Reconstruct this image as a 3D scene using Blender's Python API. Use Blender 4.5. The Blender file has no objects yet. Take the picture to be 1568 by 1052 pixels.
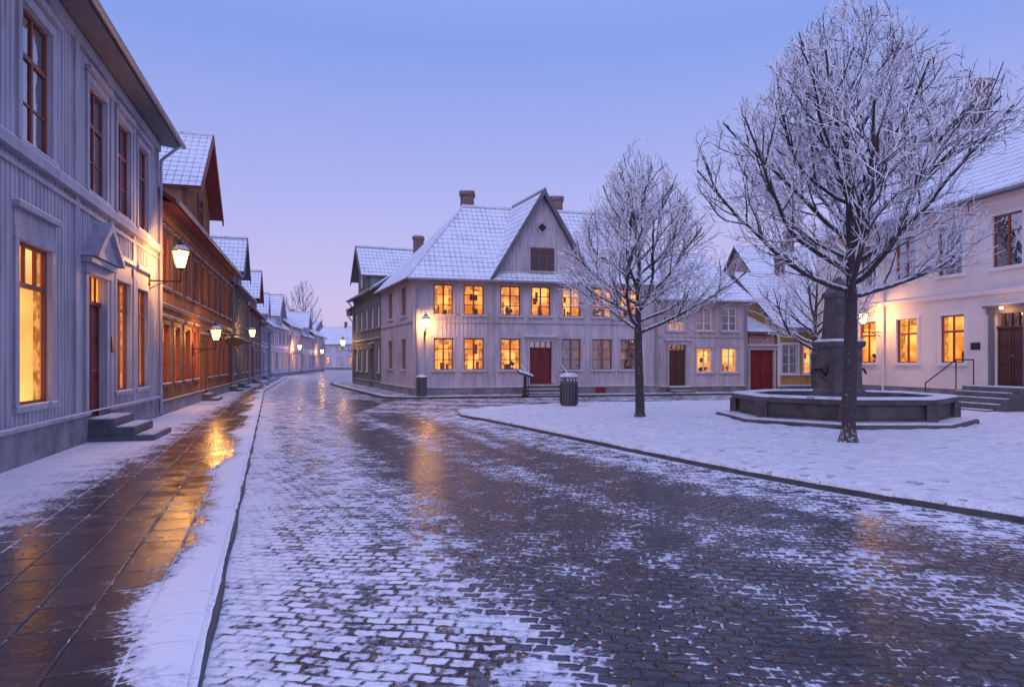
import bpy, math, random
import numpy as np
from mathutils import Vector, noise
random.seed(7)
scn=bpy.context.scene
F=1045.0; CX=784.0; HY=553.0; CH=1.7
# ------------------------------------------------------------ materials
MATS={}
def newmat(name):
    m=bpy.data.materials.new(name); m.use_nodes=True
    nt=m.node_tree; nt.nodes.clear()
    out=nt.nodes.new('ShaderNodeOutputMaterial')
    MATS[name]=m
    return m,nt,out
def N(nt,t,**kw):
    n=nt.nodes.new(t)
    for k,v in kw.items(): setattr(n,k,v)
    return n
def math_(nt,op,a,b=None,c=None,clamp=False):
    n=nt.nodes.new('ShaderNodeMath'); n.operation=op; n.use_clamp=clamp
    for i,x in enumerate((a,b,c)):
        if x is None: continue
        if isinstance(x,(int,float)): n.inputs[i].default_value=x
        else: nt.links.new(x,n.inputs[i])
    return n.outputs[0]
def maprange(nt,v,a,b,c=0.,d=1.,smooth=True):
    n=nt.nodes.new('ShaderNodeMapRange')
    if smooth: n.interpolation_type='SMOOTHSTEP'
    nt.links.new(v,n.inputs[0])
    for i,x in enumerate((a,b,c,d)): n.inputs[i+1].default_value=x
    return n.outputs[0]
def mixc(nt,f,a,b):
    n=nt.nodes.new('ShaderNodeMix'); n.data_type='RGBA'
    for s,x in ((n.inputs[0],f),(n.inputs[6],a),(n.inputs[7],b)):
        if isinstance(x,(int,float)): s.default_value=x
        elif isinstance(x,tuple): s.default_value=(x[0],x[1],x[2],1)
        else: nt.links.new(x,s)
    return n.outputs[2]
def noi(nt,scale,co=None,detail=4,rough=.55):
    n=nt.nodes.new('ShaderNodeTexNoise'); n.inputs['Scale'].default_value=scale
    n.inputs['Detail'].default_value=detail; n.inputs['Roughness'].default_value=rough
    if co is not None: nt.links.new(co,n.inputs['Vector'])
    return n.outputs[0]
def bump(nt,h,dist,strength=1.,prev=None):
    n=nt.nodes.new('ShaderNodeBump'); n.inputs['Distance'].default_value=dist; n.inputs['Strength'].default_value=strength
    nt.links.new(h,n.inputs['Height'])
    if prev is not None: nt.links.new(prev,n.inputs['Normal'])
    return n.outputs[0]
def objco(nt): return N(nt,'ShaderNodeTexCoord').outputs['Object']
def paint(name,col,rough=.6,var=.28,scale=1.3,bd=.004,bs=25,streak=True):
    m,nt,out=newmat(name); co=objco(nt)
    mp=N(nt,'ShaderNodeMapping'); nt.links.new(co,mp.inputs[0]); mp.inputs['Scale'].default_value=(4,4,.6) if streak else (1,1,1)
    n1=noi(nt,scale,mp.outputs[0],4); n2=noi(nt,scale*.35,co,2)
    f=math_(nt,'ADD',math_(nt,'MULTIPLY',n1,.6),math_(nt,'MULTIPLY',n2,.4))
    f=maprange(nt,f,.3,.7)
    c=mixc(nt,f,tuple(x*(1-var) for x in col),tuple(min(1,x*(1+var*.6)) for x in col))
    p=N(nt,'ShaderNodeBsdfPrincipled'); nt.links.new(c,p.inputs['Base Color']); p.inputs['Roughness'].default_value=rough
    nt.links.new(bump(nt,noi(nt,bs,mp.outputs[0],2),bd,.6),p.inputs['Normal'])
    nt.links.new(p.outputs[0],out.inputs[0]); return m
def emis(name,c1,c2,s1,s2,scale=1.6,transp=0.,samp=True):
    m,nt,out=newmat(name); co=objco(nt)
    n=maprange(nt,noi(nt,scale,co,2),.32,.68)
    e=N(nt,'ShaderNodeEmission'); nt.links.new(mixc(nt,n,c1,c2),e.inputs[0])
    nt.links.new(maprange(nt,n,0,1,s1,s2),e.inputs[1])
    if transp>0:
        t=N(nt,'ShaderNodeBsdfTransparent'); mx=N(nt,'ShaderNodeMixShader'); mx.inputs[0].default_value=transp
        nt.links.new(e.outputs[0],mx.inputs[1]); nt.links.new(t.outputs[0],mx.inputs[2]); nt.links.new(mx.outputs[0],out.inputs[0])
    else: nt.links.new(e.outputs[0],out.inputs[0])
    if not samp: m.cycles.emission_sampling='NONE'
    return m
paint('grey_wood',(.50,.48,.54)); paint('grey_trim',(.40,.39,.46)); paint('pale_wood',(.52,.47,.53)); paint('pale_trim',(.45,.42,.47))
paint('ochre_wood',(.38,.18,.08)); paint('dark_ochre',(.20,.085,.045)); paint('green_wood',(.22,.23,.21)); paint('dark_trim',(.14,.14,.17))
paint('hazed_pale',(.62,.56,.66)); paint('hazed_rose',(.52,.42,.50)); paint('hazed_trim',(.42,.40,.50))  # far-street paints: lavender distance haze mixed into the base colours
paint('cream_plaster',(.76,.67,.64),.8,.14,.8,.006,18,False); paint('white_trim',(.72,.70,.72),.6,.1)
paint('yellow_wood',(.50,.29,.09)); paint('red_frame',(.32,.04,.035),.45); paint('brown_frame',(.27,.065,.04),.5); paint('green_frame',(.05,.09,.08),.5)
paint('red_door',(.18,.018,.02),.45); paint('dark_door',(.08,.03,.025),.45); paint('red_board',(.22,.04,.035),.6); paint('rose_wood',(.40,.26,.26))
paint('plinth_stone',(.24,.23,.26),.8,.45,3,.02,9,False); paint('step_stone',(.12,.12,.14),.55,.4,4,.01,14,False)
paint('granite',(.095,.085,.09),.6,.55,3,.015,20,False); paint('kerb_stone',(.07,.07,.08),.6,.4,5,.012,16,False)
paint('brick_chimney',(.20,.13,.13),.8,.4,6,.02,14,False); paint('iron',(.02,.02,.024),.4,.2); paint('pipe_metal',(.28,.27,.31),.4,.2); paint('bin_metal',(.10,.10,.115),.4,.3)
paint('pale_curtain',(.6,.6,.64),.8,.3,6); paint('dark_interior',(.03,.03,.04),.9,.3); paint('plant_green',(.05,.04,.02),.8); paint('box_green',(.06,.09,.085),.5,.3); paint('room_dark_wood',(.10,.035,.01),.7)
emis('lit_room',(1,.25,.025),(1,.46,.09),.85,1.9,.9)
emis('lit_room_pale',(1,.36,.06),(1,.57,.17),1.3,2.2,.45)
emis('lit_curtain',(1,.28,.035),(1,.44,.10),.5,1.05,5,samp=False)
emis('lamp_glass',(1,.56,.16),(1,.64,.22),13,17,1,.78,samp=False)
def glass(name,lo,hi):
    m,nt,out=newmat(name); g=N(nt,'ShaderNodeBsdfGlossy'); g.inputs['Roughness'].default_value=.03; t=N(nt,'ShaderNodeBsdfTransparent')
    lw=N(nt,'ShaderNodeLayerWeight'); lw.inputs[0].default_value=.35
    mx=N(nt,'ShaderNodeMixShader'); nt.links.new(maprange(nt,lw.outputs['Fresnel'],0,1,lo,hi,False),mx.inputs[0]); nt.links.new(t.outputs[0],mx.inputs[1]); nt.links.new(g.outputs[0],mx.inputs[2])
    nt.links.new(bump(nt,noi(nt,2.5,objco(nt),2),.008),g.inputs['Normal'])
    nt.links.new(mx.outputs[0],out.inputs[0])
glass('window_glass',.05,.6); glass('window_glass_dark',.5,.95)
# snow
m,nt,out=newmat('snow'); co=objco(nt); p=N(nt,'ShaderNodeBsdfPrincipled'); p.inputs['Roughness'].default_value=.65
nl=noi(nt,.7,co,4,.6); nm=noi(nt,5,co,4,.7)
vo=N(nt,'ShaderNodeTexVoronoi'); vo.inputs['Scale'].default_value=2.9; vo.inputs['Randomness'].default_value=1
nz=N(nt,'ShaderNodeTexNoise'); nz.inputs['Scale'].default_value=3; nt.links.new(co,nz.inputs[0])
va=N(nt,'ShaderNodeVectorMath',operation='MULTIPLY_ADD'); nt.links.new(nz.outputs[1],va.inputs[0]); va.inputs[1].default_value=(.35,.35,0); nt.links.new(co,va.inputs[2]); nt.links.new(va.outputs[0],vo.inputs[0])
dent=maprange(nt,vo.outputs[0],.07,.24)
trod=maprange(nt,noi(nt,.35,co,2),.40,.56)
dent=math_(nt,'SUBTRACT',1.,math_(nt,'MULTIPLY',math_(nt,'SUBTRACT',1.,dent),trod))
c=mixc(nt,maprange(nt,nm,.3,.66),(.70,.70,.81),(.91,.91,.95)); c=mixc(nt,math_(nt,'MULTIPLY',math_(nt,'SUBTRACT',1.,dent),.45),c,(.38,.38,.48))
v2=N(nt,'ShaderNodeTexVoronoi'); v2.inputs['Scale'].default_value=4.5; nt.links.new(co,v2.inputs[0]); c=mixc(nt,maprange(nt,v2.outputs[0],.085,.055,0,.8),c,(.10,.08,.08))
nt.links.new(c,p.inputs['Base Color'])
h=math_(nt,'ADD',math_(nt,'MULTIPLY',nm,1.0),math_(nt,'ADD',math_(nt,'MULTIPLY',nl,1.5),math_(nt,'MULTIPLY',dent,.7)))
b1=bump(nt,h,.14,1.); nt.links.new(b1,p.inputs['Normal']); nt.links.new(p.outputs[0],out.inputs[0])
# roof
m,nt,out=newmat('snowy_tiles'); uv=N(nt,'ShaderNodeTexCoord').outputs['UV']; sx=N(nt,'ShaderNodeSeparateXYZ'); nt.links.new(uv,sx.inputs[0])
wu=math_(nt,'ABSOLUTE',math_(nt,'SINE',math_(nt,'MULTIPLY',sx.outputs[0],math.pi/.26)))
wv=math_(nt,'FRACT',math_(nt,'DIVIDE',sx.outputs[1],.36))
hh=math_(nt,'ADD',math_(nt,'MULTIPLY',wu,.5),math_(nt,'SUBTRACT',1.,wv))
co=objco(nt); n1=noi(nt,1.1,co,4,.65); n2=noi(nt,7,co,3)
edge=math_(nt,'ADD',maprange(nt,wv,.80,.97,0,.36),maprange(nt,wu,.30,.02,0,.28))
v=math_(nt,'ADD',edge,math_(nt,'ADD',math_(nt,'MULTIPLY',n1,.75),math_(nt,'MULTIPLY',n2,.45)))
dk=maprange(nt,v,.66,.98)
p=N(nt,'ShaderNodeBsdfPrincipled'); p.inputs['Roughness'].default_value=.6
nt.links.new(mixc(nt,math_(nt,'MULTIPLY',dk,.85),(.80,.83,.91),(.15,.17,.24)),p.inputs['Base Color'])
nt.links.new(bump(nt,hh,.05,.8),p.inputs['Normal']); nt.links.new(p.outputs[0],out.inputs[0])
# paving
def paving(name,bw,rh,rot,c1,c2,r1,r2,mort,bd,offs,jlo,jhi,rw,dist,nsc,aA=1.0,aB=.7,th=(.40,.54)):
    m,nt,out=newmat(name); co=objco(nt)
    mp=N(nt,'ShaderNodeMapping'); mp.inputs['Rotation'].default_value=(0,0,rot); nt.links.new(co,mp.inputs[0])
    nz=N(nt,'ShaderNodeTexNoise'); nz.inputs['Scale'].default_value=.8; nz.inputs['Detail'].default_value=2; nt.links.new(co,nz.inputs[0])
    vm=N(nt,'ShaderNodeVectorMath',operation='MULTIPLY_ADD'); nt.links.new(nz.outputs[1],vm.inputs[0]); vm.inputs[1].default_value=(dist*9,dist*9,0); nt.links.new(mp.outputs[0],vm.inputs[2])
    nz2=N(nt,'ShaderNodeTexNoise'); nz2.inputs['Scale'].default_value=9; nz2.inputs['Detail'].default_value=2; nt.links.new(co,nz2.inputs[0])
    vm2=N(nt,'ShaderNodeVectorMath',operation='MULTIPLY_ADD'); nt.links.new(nz2.outputs[1],vm2.inputs[0]); vm2.inputs[1].default_value=(dist*2.6,dist*2.6,0); nt.links.new(vm.outputs[0],vm2.inputs[2])
    br=N(nt,'ShaderNodeTexBrick'); br.offset=offs; nt.links.new(vm2.outputs[0],br.inputs[0])
    br.inputs['Scale'].default_value=1; br.inputs['Brick Width'].default_value=bw; br.inputs['Row Height'].default_value=rh
    br.inputs['Mortar Size'].default_value=mort; br.inputs['Mortar Smooth'].default_value=.95
    br.inputs['Color1'].default_value=(0,0,0,1); br.inputs['Color2'].default_value=(1,1,1,1); br.inputs['Mortar'].default_value=(.5,.5,.5,1)
    fac=br.outputs['Fac']; rnd=N(nt,'ShaderNodeSeparateColor'); nt.links.new(br.outputs['Color'],rnd.inputs[0]); rnd=rnd.outputs[0]
    at=N(nt,'ShaderNodeAttribute'); at.attribute_name='snow_cover'; den=at.outputs['Fac']
    nA=noi(nt,nsc,co,4,.65); nB=noi(nt,nsc*8,co,3,.7); nC=noi(nt,.45,co,2)
    jw=maprange(nt,math_(nt,'ADD',den,math_(nt,'MULTIPLY',math_(nt,'SUBTRACT',nC,.5),.8)),.42,.72,jlo,jhi)
    v=math_(nt,'ADD',den,math_(nt,'MULTIPLY',fac,jw))
    v=math_(nt,'ADD',v,math_(nt,'MULTIPLY',math_(nt,'SUBTRACT',nA,.5),aA))
    v=math_(nt,'ADD',v,math_(nt,'MULTIPLY',math_(nt,'SUBTRACT',nB,.5),aB))
    v=math_(nt,'ADD',v,math_(nt,'MULTIPLY',math_(nt,'SUBTRACT',nC,.5),.5))
    v=math_(nt,'SUBTRACT',v,math_(nt,'MULTIPLY',math_(nt,'SUBTRACT',rnd,.5),rw))
    sn=maprange(nt,v,*th)
    st=mixc(nt,rnd,c1,c2); st=mixc(nt,maprange(nt,nB,.3,.7,0,.5),st,tuple(x*.45 for x in c1))
    st=mixc(nt,maprange(nt,fac,.2,1,0,.85),st,(.010,.010,.012))
    thin=maprange(nt,v,th[0]-.20,th[0]+.05,0,.12)
    st=mixc(nt,thin,st,(.5,.52,.62))
    col=mixc(nt,sn,st,mixc(nt,maprange(nt,v,th[1],th[1]+.35),(.60,.61,.72),(.90,.90,.95)))
    p=N(nt,'ShaderNodeBsdfPrincipled'); nt.links.new(col,p.inputs['Base Color'])
    ro=maprange(nt,nA,.3,.7,r1,r2); rm=N(nt,'ShaderNodeMix'); nt.links.new(sn,rm.inputs[0]); nt.links.new(ro,rm.inputs[2]); rm.inputs[3].default_value=.62
    nt.links.new(rm.outputs[0],p.inputs['Roughness']); p.inputs['IOR'].default_value=1.5
    hs=math_(nt,'ADD',math_(nt,'MULTIPLY',math_(nt,'SUBTRACT',1.,fac),math_(nt,'SUBTRACT',1.,math_(nt,'MULTIPLY',sn,.5))),math_(nt,'ADD',math_(nt,'MULTIPLY',sn,.9),math_(nt,'MULTIPLY',nB,math_(nt,'ADD',math_(nt,'MULTIPLY',sn,.6),.25))))
    hs=math_(nt,'ADD',hs,math_(nt,'MULTIPLY',rnd,.3))
    nt.links.new(bump(nt,hs,bd,1.),p.inputs['Normal']); nt.links.new(p.outputs[0],out.inputs[0])
    return m
paving('cobbles',.155,.105,math.radians(8),(.022,.028,.042),(.08,.07,.082),.10,.30,.026,.022,.45,.32,-.34,.6,.022,2.1,1.15,1.0)
paving('slabs',.46,.36,math.radians(90-19.5),(.035,.026,.026),(.085,.058,.052),.10,.30,.016,.013,.5,.30,-.10,.14,.004,2.2,1.2,1.0)
# bark
def barkmat(name,lo,hi,sc=9):
    m,nt,out=newmat(name); co=objco(nt); ge=N(nt,'ShaderNodeNewGeometry'); s=N(nt,'ShaderNodeSeparateXYZ'); nt.links.new(ge.outputs['Normal'],s.inputs[0])
    n=noi(nt,sc,co,4,.7); v=math_(nt,'ADD',math_(nt,'MULTIPLY',s.outputs[2],.45),n)
    f=maprange(nt,v,lo,hi); c=mixc(nt,f,mixc(nt,noi(nt,30,co,2),(.02,.016,.02),(.08,.06,.06)),(.86,.87,.94))
    p=N(nt,'ShaderNodeBsdfPrincipled'); p.inputs['Roughness'].default_value=.75; nt.links.new(c,p.inputs['Base Color'])
    nt.links.new(bump(nt,noi(nt,22,co,3),.03,.9),p.inputs['Normal']); nt.links.new(p.outputs[0],out.inputs[0])
barkmat('bark',.54,.72,14); barkmat('trunk_bark',.60,.82,20); barkmat('frosted_bark',.12,.44)

# ------------------------------------------------------------ builder
class B:
    def __init__(s,name): s.name=name; s.parts={}; s.extra=[]
    def add(s,part,mat,vs,fs,uvs=None):
        P=s.parts.setdefault(part,dict(m=mat,v=[],f=[],uv=[]))
        k=len(P['v']); P['v']+= [tuple(v) for v in vs]; P['f']+=[tuple(i+k for i in f) for f in fs]
        if uvs: P['uv']+=uvs
    def finish(s,smooth=()):
        e=bpy.data.objects.new(s.name,None); scn.collection.objects.link(e)
        for pn,P in s.parts.items():
            me=bpy.data.meshes.new(pn); me.from_pydata(P['v'],[],P['f']); me.materials.append(MATS[P['m']])
            if P['uv']:
                l=me.uv_layers.new(name='UVMap'); l.data.foreach_set('uv',np.array(P['uv'],dtype=np.float32).ravel())
            if pn in smooth: me.polygons.foreach_set('use_smooth',[True]*len(me.polygons))
            o=bpy.data.objects.new(pn,me); scn.collection.objects.link(o); o.parent=e
        for o in s.extra: o.parent=e
        return e
    def light(s,p,power,col=(1,.44,.11),r=.12):
        l=bpy.data.lights.new('bulb','POINT'); l.energy=power; l.color=col; l.shadow_soft_size=r
        o=bpy.data.objects.new('bulb',l); o.location=p; scn.collection.objects.link(o); s.extra.append(o)
BF=[(0,3,2,1),(4,5,6,7),(0,1,5,4),(1,2,6,5),(2,3,7,6),(3,0,4,7)]
def tube(b,part,mat,p0,p1,r0,r1=None,n=8):
    r1=r0 if r1 is None else r1
    p0=Vector(p0);p1=Vector(p1);d=(p1-p0).normalized(); a=d.orthogonal().normalized(); c=d.cross(a)
    vs=[];
    for p,r in((p0,r0),(p1,r1)):
        for i in range(n):
            t=2*math.pi*i/n; vs.append(p+a*math.cos(t)*r+c*math.sin(t)*r)
    fs=[(i,(i+1)%n,n+(i+1)%n,n+i) for i in range(n)]+[tuple(range(n)),tuple(range(n,2*n))]
    b.add(part,mat,vs,fs)
def lathe(b,part,mat,c,prof,n=8,rot=0.,cap=True):
    vs=[];fs=[]
    for r,z in prof:
        for i in range(n):
            t=2*math.pi*i/n+rot; vs.append((c[0]+r*math.cos(t),c[1]+r*math.sin(t),c[2]+z))
    for k in range(len(prof)-1):
        for i in range(n): fs.append((k*n+i,k*n+(i+1)%n,(k+1)*n+(i+1)%n,(k+1)*n+i))
    if cap: fs+= [tuple(range(n)),tuple(range((len(prof)-1)*n,len(prof)*n))]
    b.add(part,mat,vs,fs)
class W:
    def __init__(s,b,O,U,Nn=None,bd=None):
        s.b=b; s.O=Vector((O[0],O[1],0)); s.U=Vector((U[0],U[1],0)).normalized()
        s.N=Vector((Nn[0],Nn[1],0)).normalized()
        s.K=Vector((bd[0],bd[1],0)).normalized() if bd else -s.N
    def P(s,u,d,z): return s.O+s.U*u+s.N*d+Vector((0,0,z))
    def Q(s,u,t,z): return s.O+s.U*u+s.K*t+Vector((0,0,z))
    def box(s,part,mat,u0,u1,d0,d1,z0,z1):
        vs=[s.P(u,d,z) for z in(z0,z1) for u,d in((u0,d0),(u1,d0),(u1,d1),(u0,d1))]
        s.b.add(part,mat,vs,BF)
    def prism(s,part,mat,uz,d0,d1):
        n=len(uz); vs=[s.P(u,d0,z) for u,z in uz]+[s.P(u,d1,z) for u,z in uz]
        s.b.add(part,mat,vs,[tuple(range(n)),tuple(range(n,2*n))]+[(i,(i+1)%n,n+(i+1)%n,n+i) for i in range(n)])
def upx(O,U,px):
    k=(px-CX)/F; U=Vector((U[0],U[1])).normalized()
    return (k*O[1]-O[0])/(U.x-k*U.y)
def roof_poly(b,pts,th=.12,edge='dark_trim'):
    pts=[Vector(p) for p in pts]; n=(pts[1]-pts[0]).cross(pts[2]-pts[0]).normalized()
    if n.z<0: pts=pts[::-1]; n=-n
    ua=Vector((0,0,1)).cross(n).normalized(); va=n.cross(ua)
    if va.z<0: va=-va
    k=len(pts)
    b.add('roof_tiles','snowy_tiles',pts,[tuple(range(k))],[(p.dot(ua),p.dot(va)) for p in pts])
    lo=[p-n*th for p in pts]
    b.add('roof_edge',edge,[p-n*.002 for p in pts]+lo,[tuple(range(k,2*k))]+[(i,(i+1)%k,k+(i+1)%k,k+i) for i in range(k)])
def ridge_cap(b,p,q,r=.09): tube(b,'ridge_cap','snow',p,q,r,r,6)

def window(w,o,st):
    if o.get('st'): st=o['st']
    u0,u1,z0,z1=o['r']; k=o.get('k','dark'); fm=o.get('fm',st['frame']); cm=st['casing']; cw=st['cw']; e=.003
    wd=u1-u0; ht=z1-z0
    cp=st.get('cd',.035)
    w.box('window_casings',cm,u0-cw,u0-e,-.01,cp,z0-e,z1+e); w.box('window_casings',cm,u1+e,u1+cw,-.01,cp,z0-e,z1+e)
    w.box('window_casings',cm,u0-cw-.02,u1+cw+.02,-.01,cp+.006,z1+e,z1+cw*1.2)
    w.box('window_sills',cm,u0-cw-.04,u1+cw+.04,-.008,.09,z0-.09,z0-2*e)
    w.box('window_snow','snow',u0-cw,u1+cw,.0,.085,z0-e*1.9,z0+.02)
    if st.get('hood'):
        fz=st.get('frieze',.02); zh=z1+cw*1.2+fz
        w.box('window_hoods',cm,u0-cw-.07,u1+cw+.07,-.01,.13,zh,zh+.09)
        if fz>.1: w.box('window_hoods',cm,u0-cw,u1+cw,-.01,.03,z1+cw*1.2,zh)
        w.box('window_snow','snow',u0-cw-.06,u1+cw+.06,-.005,.12,zh+.09,zh+.115)
    ft=.06; rec=-.05
    for a,c in((u0,u0+ft),(u1-ft,u1)): w.box('window_frames',fm,a,c,rec-.06,rec,z0,z1)
    for a,c in((z0,z0+ft),(z1-ft,z1)): w.box('window_frames',fm,u0+ft,u1-ft,rec-.058,rec-.002,a,c)
    cols=st.get('cols',2); rows=st.get('rows',3); tr=st.get('transom'); tc_=st.get('tcols',cols)
    zt=z0+ht*tr if tr else None
    if tr:
        w.box('window_frames',fm,u0+ft,u1-ft,rec-.055,rec+.004,zt-.04,zt+.04)
        for i in range(1,tc_): x=u0+wd*i/tc_; w.box('window_frames',fm,x-.026,x+.026,rec-.05,rec+.002,zt+.04,z1-ft)
    for i in range(1,cols):
        x=u0+wd*i/cols; w.box('window_frames',fm,x-.036,x+.036,rec-.05,rec+.002,z0+ft,(zt-.04) if tr else z1-ft)
    zz=(zt-.04) if tr else z1
    for j in range(1,rows):
        z=z0+(zz-z0)*j/rows; w.box('window_frames',fm,u0+ft,u1-ft,rec-.046,rec-.012,z-.018,z+.018)
    gm='window_glass' if k in('lit','pale') else 'window_glass_dark'
    w.b.add('glass_lit' if gm=='window_glass' else 'glass_dark',gm,[w.P(u0+ft*.5,rec-.03,z0+.02),w.P(u1-ft*.5,rec-.03,z0+.02),w.P(u1-ft*.5,rec-.03,z1-.02),w.P(u0+ft*.5,rec-.03,z1-.02)],[(0,1,2,3)])
    def room(part,mat,dp,ex=.1):
        a,c,f,g=u0-ex,u1+ex,z0-ex,z1+ex; q=w.P; d0=-.205; d1=-dp
        vs=[q(a,d0,f),q(c,d0,f),q(c,d0,g),q(a,d0,g),q(a,d1,f),q(c,d1,f),q(c,d1,g),q(a,d1,g)]
        w.b.add(part,mat,vs,[(4,5,6,7),(0,1,5,4),(1,2,6,5),(2,3,7,6),(3,0,4,7)])
    def curtain(part,mat,a,c,f,g,d=-.16):
        n=max(4,int((c-a)/.035)); vs=[];fs=[]
        for i in range(n+1):
            x=a+(c-a)*i/n; dd=d+(.018 if i%2 else -.018); vs+=[w.P(x,dd,f),w.P(x,dd,g)]
            if i: fs.append((2*i-2,2*i,2*i+1,2*i-1))
        w.b.add(part,mat,vs,fs)
    if k in('lit','pale'):
        room('lit_interior' if k=='lit' else 'lit_interior_pale','lit_room' if k=='lit' else 'lit_room_pale',.6)
        r=random.random()
        if r<.75:
            f=.14+.12*random.random(); curtain('curtains','lit_curtain',u0+.03,u0+wd*f,z0,z1); curtain('curtains','lit_curtain',u1-wd*f,u1-.03,z0,z1)
        if r>.35: curtain('curtains','lit_curtain',u0+.03,u1-.03,z1-ht*(.12+.1*random.random()),z1,-.185)
        # furniture / picture silhouettes on the far wall of the room
        for _ in range(random.choice([1,2,2,3])):
            x=u0+wd*random.uniform(.12,.8); a=random.uniform(.1,.28)*wd; zb=z0+ht*random.choice([0,0,.45,.55]); hh_=ht*random.uniform(.14,.34)
            w.box('room_furniture','room_dark_wood',x,min(x+a,u1+.05),-.58,-.50,zb-.05,zb+hh_)
        for _ in range(random.choice([0,1,1,2])):
            x=u0+wd*(.25+.5*random.random()); c=w.P(x,-.26,z0-.05); s_=.7+.6*random.random()
            lathe(w.b,'sill_pots','dark_trim',c,[(.05*s_,0),(.075*s_,.16*s_)],6)
            for q in range(5):
                cc=c+Vector((random.uniform(-.07,.07),random.uniform(-.03,.03),(.22+random.uniform(0,.16))*s_))
                lathe(w.b,'sill_plants','plant_green',cc,[(.01,-.06),(.06*s_,-.02),(.05*s_,.05),(.005,.1)],5)
    else:
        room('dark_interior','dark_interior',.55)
        if random.random()<.8:
            f=.2+.12*random.random(); curtain('pale_curtains','pale_curtain',u0+.03,u0+wd*f,z0,z1); curtain('pale_curtains','pale_curtain',u1-wd*f,u1-.03,z0,z1)

def door(w,o,st):
    u0,u1,z0,z1=o['r']; dm=o.get('m','red_door'); cm=o.get('cm',st['casing']); e=.003; cw=o.get('cw',.16)
    tl=o.get('tl'); zt=z1
    w.box('door_casing',cm,u0-cw,u0-e,-.01,.06,z0,z1+e); w.box('door_casing',cm,u1+e,u1+cw,-.01,.06,z0,z1+e)
    w.box('door_casing',cm,u0-cw-.05,u1+cw+.05,-.01,.09,z1+e,z1+.2)
    w.box('door_casing',cm,u0-cw-.12,u1+cw+.12,-.01,.2,z1+.2+e,z1+.28); w.box('door_snow','snow',u0-cw-.1,u1+cw+.1,0,.19,z1+.28,z1+.31)
    if tl:
        zt=z1-tl; w.box('door_frame',dm,u0,u1,-.16,-.06,zt,zt+.08)
        w.b.add('door_transom','lit_room' if o.get('tlit') else 'window_glass_dark',[w.P(u0,-.13,zt+.08),w.P(u1,-.13,zt+.08),w.P(u1,-.13,z1),w.P(u0,-.13,z1)],[(0,1,2,3)])
        for i in range(1,4):
            x=u0+(u1-u0)*i/4; w.box('door_frame',dm,x-.015,x+.015,-.12,-.08,zt+.08,z1)
        w.b.add('door_back','dark_interior',[w.P(u0,-.18,zt),w.P(u1,-.18,zt),w.P(u1,-.18,z1),w.P(u0,-.18,z1)],[(0,1,2,3)])
    w.box('door_leaf',dm,u0,u1,-.19,-.13,z0,zt)
    n=o.get('leafs',2); lw_=(u1-u0)/n
    for i in range(n):
        a=u0+i*lw_+.02; c=a+lw_-.04
        for f,g in((.05,.32),(.38,.66),(.72,.95)):
            w.box('door_panels',dm,a+.07,c-.07,-.131,-.112,z0+(zt-z0)*f,z0+(zt-z0)*g)
        w.box('door_stiles',dm,a,a+.06,-.131,-.1,z0,zt); w.box('door_stiles',dm,c-.06,c,-.131,-.1,z0,zt)
    tube(w.b,'door_handle','pipe_metal',w.P((u0+u1)/2+.07,-.11,z0+1.0),w.P((u0+u1)/2+.07,-.03,z0+1.0),.02)
    w.box('door_threshold','step_stone',u0-.05,u1+.05,-.2,.08,z0-.1,z0-.002)

def facade(w,L,zt,ops,st,wall,trim,batten=.2,plinth=.45,belts=(),pil=(),bw=.035,corner=True):
    cw=st['cw']
    us=sorted({0.,L}|{x for o in ops for x in o['r'][:2] if 0<x<L})
    for a,c in zip(us,us[1:]):
        m_=(a+c)/2; bl=sorted([o['r'][2:] for o in ops if o['r'][0]<m_<o['r'][1]]); z=0.
        for f,g in bl:
            if f>z: w.box('walls',wall,a,c,-.2,0,z,f)
            z=g
        w.box('walls',wall,a,c,-.2,0,z,zt)
    if batten:
        u=batten/2
        while u<L:
            ex=sorted([(o['r'][2]-.1,o['r'][3]+cw*1.2+(.3 if o.get('k')=='door' else .02)+(st.get('frieze',0)+.1 if st.get('hood') else 0)) for o in ops if o['r'][0]-cw-.06<u<o['r'][1]+cw+.06]+[(f-.001,g+.001) for f,g,_ in belts])
            z=plinth
            for f,g in ex:
                if f-z>.05: w.box('wall_battens',wall,u-bw/2,u+bw/2,-.004,.02,z,f)
                z=max(z,g)
            if zt-z>.05: w.box('wall_battens',wall,u-bw/2,u+bw/2,-.004,.02,z,zt-.02)
            u+=batten
    cuts=[(o['r'][0]-.05,o['r'][1]+.05) for o in ops if o['r'][2]<plinth]
    z=0-.05
    for f,g in sorted(cuts):
        w.box('plinth','plinth_stone',z,f,-.01,.08,0,plinth-.02); w.box('plinth_ledge',trim,z-.01,f,-.012,.12,plinth-.018,plinth+.04); z=g
    w.box('plinth','plinth_stone',z,L+.05,-.01,.08,0,plinth-.02); w.box('plinth_ledge',trim,z,L+.05,-.012,.12,plinth-.018,plinth+.04)
    w.box('plinth_snow','snow',0,L,.022,.11,plinth+.04,plinth+.055) if batten else None
    for f,g,dd in belts:
        w.box('belt_course',trim,-.02,L+.02,-.01,dd,f,g); w.box('belt_snow','snow',0,L,0.03,dd-.005,g,g+.02) if dd>.07 else None
    for u in pil: w.box('pilasters',trim,u-.12,u+.12,-.006,.052,plinth+.04,zt-.001)
    if corner: w.box('corner_boards',trim,-.03,.14,-.006,.046,plinth+.04,zt-.002); w.box('corner_boards',trim,L-.14,L+.03,-.006,.046,plinth+.04,zt-.002)
    w.box('cornice',trim,-.03,L+.03,-.012,.1,zt-.22,zt-.003); 
    for o in ops: (door if o.get('k')=='door' else window)(w,o,st)

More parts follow.
